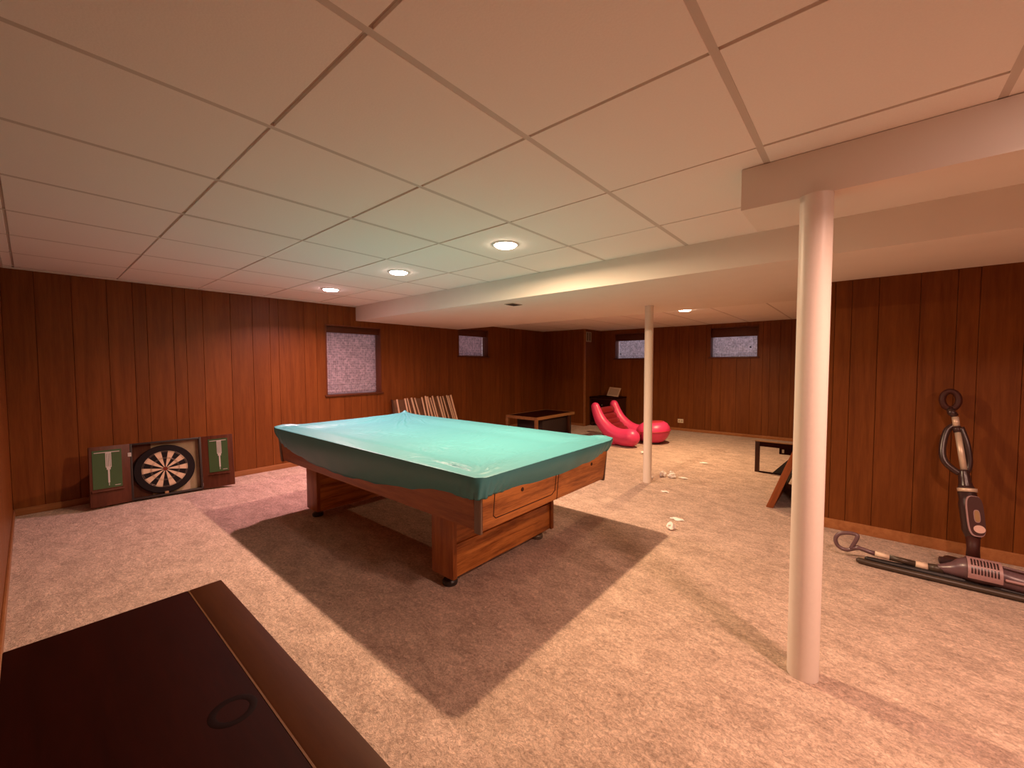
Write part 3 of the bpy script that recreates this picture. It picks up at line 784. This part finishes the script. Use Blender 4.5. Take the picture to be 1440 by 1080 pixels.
# ------------------------------------------------------------------ slatted rack against the left wall
M['stick'] = wood('cream_stick', (0.70, 0.50, 0.33), (0.56, 0.37, 0.23), 'Z', rough=0.5, rand=0.12)
M['rackback'] = plain('rack_backing', (0.12, 0.055, 0.022), 0.8, var=0.5, scale=12)
MS = frame_at((-5.05, 3.40, 0.004), 90, 11)
sr = thing('slatted_rack', 'folded rack of cream wooden sticks leaning under the left wall window', 'slatted rack'); sr.matrix_world = MS
box('backing', (0.0, -0.012, 0.0), (1.09, 0, 0.735), M['rackback'], sr, 0.002)
box('edge_board', (-0.02, -0.022, 0.0), (0.004, 0, 0.745), M['darkz'], sr, 0.002)
for j, (y, wd) in enumerate(((3.471, .020), (3.600, .022), (3.650, .016), (3.715, .026), (3.784, .018), (3.905, .020), (3.985, .022), (4.011, .030), (4.075, .018), (4.110, .022), (4.222, .028), (4.268, .016), (4.330, .014), (4.400, .022), (4.445, .022), (4.488, .026))):
    bm = bmesh.new(); h = 0.755+random.uniform(-.012, .012)
    bx(bm, (-wd/2, -0.014, 0), (wd/2, 0, h), 0.003)
    o = flat_sharp(finish('stick', bm, M['stick'], sr))
    lean = random.uniform(3, 12)
    x_top = y-3.40
    o.location = (x_top+math.sin(math.radians(lean))*h, -0.0135-(0.0145 if j % 2 else 0), 0.0); o.rotation_euler = (0, -math.radians(lean), 0)

# ------------------------------------------------------------------ coffee table at the far left
M['lighttrim'] = wood('light_edge_wood', (0.26, 0.12, 0.045), (0.17, 0.075, 0.028), 'Y', rough=0.4, rand=0.08)
ct = thing('coffee_table', 'low dark-topped coffee table with light wood edges in the far left corner', 'table')
a, b_, c, d, zt = -4.42, -3.79, 5.02, 6.12, 0.425
box('table_top', (a+0.03, c+0.03, zt-0.03), (b_-0.03, d-0.03, zt-0.002), M['dark'], ct)
for lo, hi in (((a, c, zt-0.045), (b_, c+0.03, zt)), ((a, d-0.03, zt-0.045), (b_, d, zt)), ((a, c+0.03, zt-0.045), (a+0.03, d-0.03, zt)), ((b_-0.03, c+0.03, zt-0.045), (b_, d-0.03, zt))):
    box('edge_rail', lo, hi, M['lighttrim'], ct, 0.003)
for x in (a, b_-0.045):
    box('leg', (x, c, 0), (x+0.045, c+0.045, zt-0.0455), M['lighttrim'], ct, 0.004)
    box('leg', (x, d-0.20, 0), (x+0.045, d-0.155, zt-0.0455), M['darkz'], ct, 0.004)

box('storage_box', (a+0.06, c+0.22, 0.012), (b_-0.05, d-0.04, zt-0.06), M['cabdark'], ct, 0.004)

# ------------------------------------------------------------------ chest and leaning sheet in the far corner
ch = thing('corner_chest', 'dark brown wooden chest in the far corner behind the pink rocker', 'chest')
box('body', (BX+0.02, 7.42, 0.04), (-3.66, 7.86, 0.565), M['darkz'], ch, 0.004)
box('lid', (BX+0.01, 7.40, 0.566), (-3.65, 7.87, 0.592), M['dark'], ch, 0.004)
for z0 in (0.08, 0.33): 
    dr = box('drawer', (BX+0.05, 7.405, z0), (-3.69, 7.42, z0+0.21), M['dark'], ch, 0.003)
    bm = bmesh.new(); lathe(bm, [(0, 0), (0.006, 0), (0.006, 0.012), (0.014, 0.016), (0.012, 0.024), (0, 0.026)], 16)
    for v in bm.verts: v.co = Vector((v.co.x, -v.co.z, v.co.y))
    k = finish('knob', bm, M['foot'], dr, smooth=True); k.location = (-3.95, 7.405, z0+0.105)
for x in (BX+0.03, -3.72):
    for y in (7.43, 7.80): box('foot', (x, y, 0), (x+0.05, y+0.05, 0.039), M['darkz'], ch)
pp = thing('notice_card', 'beige printed card leaning on the wall above the corner chest', 'card'); pp.matrix_world = Matrix.Translation((-3.83, 7.60, 0.602)) @ Matrix.Rotation(math.radians(4), 4, 'Y') @ Matrix.Rotation(-math.radians(32), 4, 'X')
M['card'] = plain('card_beige', (0.50, 0.36, 0.26), 0.7, var=0.06)
M['cardgrey'] = plain('card_print', (0.36, 0.26, 0.19), 0.8, var=0.15, scale=30)
box('card_face', (-0.125, -0.008, 0), (0.125, 0, 0.20), M['card'], pp, 0.002)
box('print_area', (-0.10, -0.0095, 0.03), (0.10, -0.008, 0.17), M['cardgrey'], pp)

#PART3
# ------------------------------------------------------------------ pink floor rocker and its pouf
M['pink'] = plain('pink_vinyl', (0.66, 0.045, 0.15), 0.38, spec=0.5, var=0.06, scale=10)
M['maroon'] = plain('maroon_vinyl', (0.20, 0.014, 0.016), 0.30, spec=0.5, var=0.08)
M['redtop'] = plain('red_velour', (0.40, 0.028, 0.040), 0.5, var=0.1)
rk = thing('floor_rocker', 'pink padded floor rocker with a ribbed maroon back, beyond the pool table', 'rocker chair')
prof = [(-3.215, .575), (-3.17, .46), (-3.105, .345), (-3.00, .240), (-2.88, .168), (-2.74, .136), (-2.62, .146)]
rad = [0.066, 0.080, 0.092, 0.104, 0.118, 0.130, 0.134]
def bolster(y, dx):
    pts = smooth_pts([(x+dx, y, z) for x, z in prof], 6)
    rr = [rad[min(i//6, 6)]+(rad[min(i//6+1, 6)]-rad[min(i//6, 6)])*((i % 6)/6) for i in range(len(pts))]
    bm = bmesh.new(); tube(bm, pts, rr, 20, round_end=True)
    return finish('side_bolster', bm, M['pink'], rk, smooth=True)
bolster(5.80, 0); bolster(6.37, 0.035)
cl = smooth_pts([(x+0.02, 0, z) for x, z in prof], 6)
acc = 0.0; last = cl[1]; k = 0
for i in range(1, len(cl)):
    acc += (cl[i]-cl[i-1]).length
    if acc >= 0.088:
        acc = 0.0
        p = cl[i]; t = (cl[min(i+1, len(cl)-1)]-cl[i-1]).normalized()
        bm = bmesh.new(); tube(bm, [(p.x-0.015, 5.84+0.080*q, p.z+0.02) for q in range(7)], [0.056]*7, 14, round_end=False)
        for v in bm.verts:   # flatten across the back
            d = v.co-Vector((p.x, v.co.y, p.z)); nrm = Vector((-t.z, 0, t.x)); v.co -= nrm*(d.dot(nrm)*0.35)
        finish('padded_rib', bm, M['maroon'], rk, smooth=True)
bm = bmesh.new(); tube(bm, [(-3.13, 5.76, 0.045), (-2.98, 5.80, 0.042), (-2.86, 5.80, 0.05)], [0.042, 0.045, 0.04], 14, round_end=True)
finish('rear_foot', bm, M['pink'], rk, smooth=True)
pf = thing('pouf', 'round pink pouf with a red top in front of the pink rocker', 'pouf', (-2.50, 6.36, 0))
pf.rotation_euler = (0, 0, math.radians(20))
bm = bmesh.new()
lathe(bm, [(0, 0.018), (0.11, 0.018), (0.165, 0.045), (0.21, 0.095), (0.24, 0.155), (0.25, 0.20), (0.24, 0.25), (0.205, 0.30), (0.155, 0.332), (0.12, 0.328), (0, 0.318)], 40)
for v in bm.verts: v.co.x *= 1.02; v.co.z *= 1+0.10*(v.co.x/0.3)
finish('cushion', bm, M['pink'], pf, smooth=True)
bm = bmesh.new(); lathe(bm, [(0.150, 0.326), (0.135, 0.340), (0.07, 0.348), (0, 0.350)], 36)
for v in bm.verts: v.co.x *= 1.02; v.co.z *= 1+0.10*(v.co.x/0.3)
finish('top_panel', bm, M['redtop'], pf, smooth=True)
bm = bmesh.new(); lathe(bm, [(0, 0), (0.115, 0), (0.115, 0.02), (0, 0.02)], 32)
for v in bm.verts: v.co.x *= 1.0
finish('shadow_base', bm, M['black'], pf)  # black disc standing for the shadow under the pouf
bm = bmesh.new(); tube(bm, [(0.256*math.cos(a*math.pi/20), 0.251*math.sin(a*math.pi/20), 0.200+0.083*0.200*math.cos(a*math.pi/20)) for a in range(40)], 0.007, 8, closed=True)
finish('piping', bm, M['redtop'], pf, smooth=True)

# ------------------------------------------------------------------ open frame and leaning board by the alcove
fr = thing('wooden_frame', 'dark wooden open frame standing on the carpet, partly behind the thick pole', 'frame', (-0.925, 5.39, 0))
bm_w = 0.045
box('upright', (0, 0, 0), (bm_w, 0.035, 0.352), M['darkz'], fr, 0.003)
box('upright', (0.60, 0, 0), (0.60+bm_w, 0.035, 0.352), M['darkz'], fr, 0.003)
box('top_rail', (bm_w, 0, 0.300), (0.60, 0.035, 0.352), M['dark'], fr, 0.003)
box('lit_top_edge', (-0.004, -0.004, 0.3525), (0.65, 0.040, 0.360), M['lighttrim'], fr, 0.001)  # lighter wood strip stands for light catching the upper edge
box('bottom_rail', (bm_w, 0, 0), (0.60, 0.03, 0.012), M['dark'], fr, 0.002)
bm = bmesh.new()
P0 = [(0.175, 0.013), (0.600, 0.013), (0.600, 0.300), (0.42, 0.300)]
f0 = [bm.verts.new((x, 0.006, z)) for x, z in P0]; f1 = [bm.verts.new((x, 0.026, z)) for x, z in P0]
bm.faces.new(f0); bm.faces.new(f1[::-1])
for i in range(4): bm.faces.new((f0[i], f0[(i+1) % 4], f1[(i+1) % 4], f1[i]))
finish('slanted_panel', bm, M['black'], fr)  # slanted black panel filling the lower right of the frame
bk = box('bracket', (0.235, -0.003, 0.235), (0.37, 0.02, 0.3), M['dark'], fr, 0.002)
box('bracket_label', (0.262, -0.005, 0.252), (0.282, -0.003, 0.29), M['vent'], bk)

M['rust'] = wood('reddish_edge_wood', (0.30, 0.085, 0.025), (0.18, 0.045, 0.013), 'Z', rough=0.35, rand=0.05)
lb = thing('leaning_board', 'reddish brown edged board leaning beside the thick pole', 'board')
lb.matrix_world = Matrix.Translation((-0.612, 4.10, 0.002)) @ Matrix.Rotation(math.radians(19.5), 4, 'Y')
Lb, Wb, Tb = 0.84, 0.95, 0.052      # up the slope (z), along y, thickness (x)
for nm, lo, hi, mt in (('edge_stile', (0, 0, 0), (Tb, 0.045, Lb), 'rust'), ('edge_stile', (0, Wb-0.045, 0), (Tb, Wb, Lb), 'rust'),
                       ('edge_rail', (0, 0.045, 0), (Tb, Wb-0.045, 0.045), 'rust'), ('edge_rail', (0, 0.045, Lb-0.045), (Tb, Wb-0.045, Lb), 'rust')):
    box(nm, lo, hi, M[mt], lb, 0.004)
box('dark_panel', (0.012, 0.045, 0.045), (Tb-0.008, Wb-0.045, Lb-0.045), M['black'], lb)

# ------------------------------------------------------------------ upright stick vacuum
M['vdark'] = plain('vacuum_dark_plastic', (0.040, 0.020, 0.020), 0.28, spec=0.5)
M['vbody'] = plain('vacuum_brown_body', (0.055, 0.016, 0.012), 0.5, spec=0.25)
M['chrome'] = plain('vacuum_metal_tube', (0.70, 0.57, 0.44), 0.38, metal=0.35)
M['amber'] = plain('amber_badge', (0.30, 0.17, 0.06), 0.4)
M['pinkbadge'] = plain('pale_pink_badge', (0.66, 0.44, 0.38), 0.5)
M['purple'] = plain('purple_grey_plastic', (0.135, 0.078, 0.088), 0.30, spec=0.55)
M['mauve'] = plain('mauve_vent_plastic', (0.36, 0.215, 0.215), 0.4)
M['cream'] = plain('cream_band', (0.74, 0.58, 0.43), 0.4)
M['olive'] = plain('dark_olive_tube', (0.055, 0.038, 0.026), 0.4)
uv = thing('stick_vacuum', 'upright dark stick vacuum with loop handle leaning on the right wall', 'vacuum cleaner')
def tb(name, pts, radii, mat, parent, seg=16, **kw):
    bm = bmesh.new(); tube(bm, pts, radii, seg, **kw); return finish(name, bm, mat, parent, smooth=True)
# axis points (x, y, z)
A = [(0.425, 3.79, 1.006), (0.428, 3.762, 0.935), (0.445, 3.752, 0.900), (0.450, 3.736, 0.842), (0.456, 3.726, 0.808), (0.481, 3.659, 0.585), (0.492, 3.624, 0.473), (0.497, 3.605, 0.414), (0.513, 3.562, 0.280), (0.513, 3.512, 0.127)]
hl_ = tb('loop_handle', [(0.425+0.036*math.cos(k*math.pi/14), 3.79+0.01*math.sin(k*math.pi/14), 1.004+0.055*math.sin(k*math.pi/14)) for k in range(28)], 0.017, M['vbody'], uv, 12, closed=True)
tb('handle_neck', [(0.424, 3.78, 0.952), (0.430, 3.765, 0.925), (0.445, 3.755, 0.905)], [0.019, 0.021, 0.018], M['vdark'], uv)
tb('upper_collar', [A[2], A[3]], 0.0165, M['chrome'], uv)
tb('dark_collar', [A[3], A[4]], 0.020, M['vdark'], uv)
tb('metal_tube', [A[4], A[5]], 0.0155, M['chrome'], uv)
tb('tube_shadow', [(A[4][0]+0.022, A[4][1]+0.012, A[4][2]), (A[5][0]+0.020, A[5][1]+0.012, A[5][2])], 0.011, M['vdark'], uv)  # dark rod added for the shadow strip right of the tube
tb('cord_loop', smooth_pts([(0.446, 3.752, 0.85), (0.412, 3.742, 0.815), (0.393, 3.715, 0.73), (0.392, 3.69, 0.655), (0.415, 3.672, 0.605), (0.462, 3.66, 0.565)], 6), 0.0175, M['vdark'], uv, 10)
tb('cord_loop', smooth_pts([(0.470, 3.73, 0.84), (0.495, 3.70, 0.74), (0.505, 3.675, 0.63), (0.49, 3.66, 0.565)], 6), 0.014, M['vdark'], uv, 10)  # right-hand loop added along the same shadow strip
tb('shoulder', smooth_pts([(0.478, 3.66, 0.590), (0.482, 3.65, 0.55), (0.487, 3.635, 0.50), (0.492, 3.624, 0.455)], 3), [0.020, 0.022, 0.025, 0.027, 0.028, 0.029, 0.032, 0.036, 0.039, 0.040], M['vdark'], uv)
bd = tb('motor_body', smooth_pts([(0.490, 3.626, 0.475), (0.500, 3.606, 0.40), (0.509, 3.58, 0.31), (0.513, 3.565, 0.25), (0.514, 3.55, 0.21)], 4), [0.040]*4+[0.046]*5+[0.045]*4+[0.040, 0.036, 0.033, 0.030], M['vdark'], uv, 20, round_end=True)
# face panel turned to the room, with its outline, oval badge and round badge
fm = Matrix.Translation((0.519, 3.548, 0.335)) @ Matrix.Rotation(math.radians(-4.5), 4, 'Y') @ Matrix.Rotation(math.radians(-17), 4, 'X') @ Matrix.Rotation(math.radians(10), 4, 'Z')
def face_part(name, pts, thick, mat, off):
    bm = bmesh.new()
    a = [bm.verts.new((x, off, z)) for x, z in pts]; b_ = [bm.verts.new((x, off-thick, z)) for x, z in pts]
    bm.faces.new(a); bm.faces.new(b_[::-1])
    for i in range(len(pts)): bm.faces.new((a[i], a[(i+1) % len(pts)], b_[(i+1) % len(pts)], b_[i]))
    o = finish(name, bm, mat, bd); o.matrix_world = fm; return flat_sharp(o)
def oval(cx, cz, rx, rz, n=28, p=2.0):
    out = []
    for k in range(n):
        a = 2*math.pi*k/n; c_, s_ = math.cos(a), math.sin(a)
        out.append((cx+rx*math.copysign(abs(c_)**(2/p), c_), cz+rz*math.copysign(abs(s_)**(2/p), s_)))
    return out
face_part('panel_outline', oval(0, 0.01, 0.037, 0.115, 36, 3.5), 0.008, M['mauve'], 0.0)
face_part('face_panel', oval(0.003, 0.012, 0.033, 0.110, 36, 3.5), 0.004, M['vbody'], -0.0075)
face_part('badge_outline', oval(0.004, 0.010, 0.0135, 0.036, 28, 3), 0.003, M['mauve'], -0.0115)
face_part('oval_badge', oval(0.004, 0.010, 0.0105, 0.032, 28, 3), 0.002, M['amber'], -0.0145)
face_part('round_badge', oval(0.008, -0.062, 0.024, 0.022, 28, 2), 0.003, M['pinkbadge'], -0.0115)
tb('neck_ring', [(0.4905, 3.620, 0.488), (0.4925, 3.615, 0.468)], 0.0425, M['chrome'], uv, 20)
tb('lower_neck', [(0.514, 3.55, 0.22), (0.514, 3.53, 0.16), (0.513, 3.515, 0.10)], [0.031, 0.027, 0.030], M['vbody'], uv)
bm = bmesh.new(); bx(bm, (0.40, 3.46, 0.003), (0.72, 3.66, 0.075), 0.028)
for v in bm.verts:
    if v.co.z > 0.04: v.co.z -= 0.045*max(0, (v.co.x-0.53)/0.19)+0.03*max(0, (0.48-v.co.x)/0.08); 
flat_sharp(finish('floor_head', bm, M['vdark'], uv))

# ------------------------------------------------------------------ purple stick vacuum lying on the carpet
lv = thing('fallen_stick_vacuum', 'purple grey stick vacuum lying on the carpet along the right wall', 'vacuum cleaner')
yv = 3.34
tb('loop_handle', smooth_pts([(0.010, yv, 0.088), (-0.030, yv, 0.060), (-0.062, yv, 0.050), (-0.095, yv, 0.066), (-0.108, yv, 0.105), (-0.090, yv+0.004, 0.142), (-0.045, yv+0.006, 0.160), (-0.004, yv+0.004, 0.158), (-0.002, yv, 0.140), (-0.016, yv, 0.100), (-0.030, yv, 0.065)], 5), 0.0115, M['purple'], lv, 12)
tb('handle_stem', [(-0.022, yv, 0.070), (0.010, yv, 0.080), (0.060, yv, 0.070), (0.085, yv, 0.066)], [0.014, 0.013, 0.013, 0.014], M['purple'], lv)
tb('cream_band', [(0.084, yv, 0.0665), (0.152, yv, 0.063)], 0.0155, M['cream'], lv)
tb('olive_tube', [(0.150, yv, 0.063), (0.265, yv, 0.058)], 0.0165, M['olive'], lv)
tb('cream_band', [(0.263, yv, 0.0585), (0.318, yv, 0.056)], 0.0185, M['cream'], lv)
tb('olive_collar', [(0.316, yv, 0.056), (0.375, yv, 0.060)], [0.022, 0.026], M['olive'], lv)
tb('lower_tube', smooth_pts([(0.012, yv-0.05, 0.020), (0.10, yv-0.055, 0.018), (0.35, yv-0.055, 0.018), (0.70, yv-0.05, 0.018), (1.0, yv-0.05, 0.02)], 5), 0.0165, M['olive'], lv, 12, round_end=True)
tb('black_skid', [(0.05, yv-0.005, 0.026), (0.40, yv-0.01, 0.026), (0.95, yv-0.01, 0.026)], [0.014, 0.024, 0.024], M['black'], lv, 12, round_end=True)
bm = bmesh.new()
tube(bm, smooth_pts([(0.365, yv, 0.066), (0.42, yv, 0.078), (0.47, yv, 0.095), (0.53, yv, 0.098), (0.585, yv, 0.092), (0.65, yv, 0.082), (0.80, yv, 0.075), (0.98, yv, 0.070)], 4),
     [0.022, 0.026, 0.03, 0.036, 0.041, 0.047, 0.053, 0.058, 0.063, 0.065, 0.066, 0.066, 0.065, 0.063, 0.061, 0.059, 0.057, 0.055, 0.054, 0.053, 0.052, 0.051, 0.050, 0.050, 0.049, 0.048, 0.048, 0.047, 0.046], 22, round_end=True)
vb = finish('main_body', bm, M['purple'], lv, smooth=True)
# vent shell: a band with louvres
bm = bmesh.new()
def arc_band(x0, x1, r, a0, a1, cz, t=0.004, n=14):
    b2 = bmesh.new(); rows = []
    for x in (x0, x1):
        rows.append([[b2.verts.new((x, yv-math.cos(math.radians(a0+(a1-a0)*i/n))*rr, cz+math.sin(math.radians(a0+(a1-a0)*i/n))*rr)) for i in range(n+1)] for rr in (r, r+t)])
    for i in range(n):
        for (p, q) in ((rows[0][1], rows[1][1]), (rows[1][0], rows[0][0])): b2.faces.new((p[i], p[i+1], q[i+1], q[i]))
        b2.faces.new((rows[0][0][i], rows[0][0][i+1], rows[0][1][i+1], rows[0][1][i])); b2.faces.new((rows[1][1][i], rows[1][1][i+1], rows[1][0][i+1], rows[1][0][i]))
    for i in (0, n): b2.faces.new((rows[0][0][i], rows[0][1][i], rows[1][1][i], rows[1][0][i]))
    return b2
bm.free()
sh = finish('vent_shell', arc_band(0.462, 0.588, 0.0675, -18, 150, 0.094), M['mauve'], vb, smooth=False); flat_sharp(sh)
for x in range(9):
    xx = 0.474+x*0.0118
    for a0, a1 in ((42, 74), (6, 36)):
        flat_sharp(finish('louvre_slot', arc_band(xx, xx+0.0065, 0.0716, a0, a1, 0.094, 0.0012, 5), M['vdark'], vb))
tb('side_rod', [(0.60, yv-0.060, 0.098), (0.98, yv-0.050, 0.088)], 0.0075, M['mauve'], vb, 10, round_end=True)
tb('top_rod', [(0.595, yv-0.02, 0.152), (0.98, yv-0.01, 0.120)], 0.0065, M['purple'], vb, 10, round_end=True)
bm = bmesh.new(); bx(bm, (0.36, yv+0.035, 0.075), (0.425, yv+0.075, 0.115), 0.014); flat_sharp(finish('release_button', bm, M['vdark'], vb))
bm = bmesh.new(); bx(bm, (0.98, yv-0.15, 0.004), (1.24, yv+0.15, 0.075), 0.03); flat_sharp(finish('floor_head', bm, M['purple'], lv))

# ------------------------------------------------------------------ scattered white tissues
M['tissue'] = plain('white_tissue', (0.84, 0.80, 0.74), 0.9, var=0.03)
def tissue(x, y, sx, sy, sz, label, seed):
    bm = bmesh.new(); bmesh.ops.create_icosphere(bm, subdivisions=3, radius=1.0)
    for v in bm.verts:
        p = v.co.copy(); q = 0.75+0.42*noise.noise(p*1.7+Vector((seed, 0, 0)))+0.28*abs(noise.noise(p*3.9+Vector((0, seed, 0))))
        v.co = Vector((p.x*q*sx, p.y*q*sy, max(-0.6, p.z*q)*sz))
    z0 = min(v.co.z for v in bm.verts)
    for v in bm.verts: v.co.z -= z0
    o = finish('tissue', bm, M['tissue']); o.location = (x, y, 0.001); flat_sharp(o, 0.5)
    return tag(o, label, 'tissue', 'white tissues on the carpet')
tissue(-1.655, 4.500, .040, .050, .038, 'crumpled white tissue right beside the thin pole, middle of its cluster', 1)
tissue(-1.560, 4.520, .050, .040, .036, 'largest crumpled white tissue beside the thin pole', 2.3)
tissue(-1.720, 4.330, .030, .026, .020, 'small white tissue scrap touching the foot of the thin pole', 3.1)
tissue(-1.610, 4.640, .032, .028, .030, 'crumpled white tissue behind the others beside the thin pole', 9.4)
tissue(-1.066, 3.075, .034, .032, .036, 'single crumpled white tissue near the corner of the table shadow', 4.7)
tissue(-1.095, 3.30, .055, .030, .010, 'flat pale tissue lying just behind the single crumpled one', 5.2)
tissue(-1.430, 3.955, .052, .022, .008, 'thin white paper strip lying in front of the thin pole', 6.1)
tissue(-1.455, 4.560, .055, .024, .009, 'white paper strip to one side of the tissue cluster', 7.7)
tissue(-2.30, 5.49, .045, .035, .022, 'small white tissue between the pink rocker and the thin pole', 8.2)
tissue(-1.48, 5.42, .05, .03, .012, 'flat white tissue far out on the open carpet', 11.2)
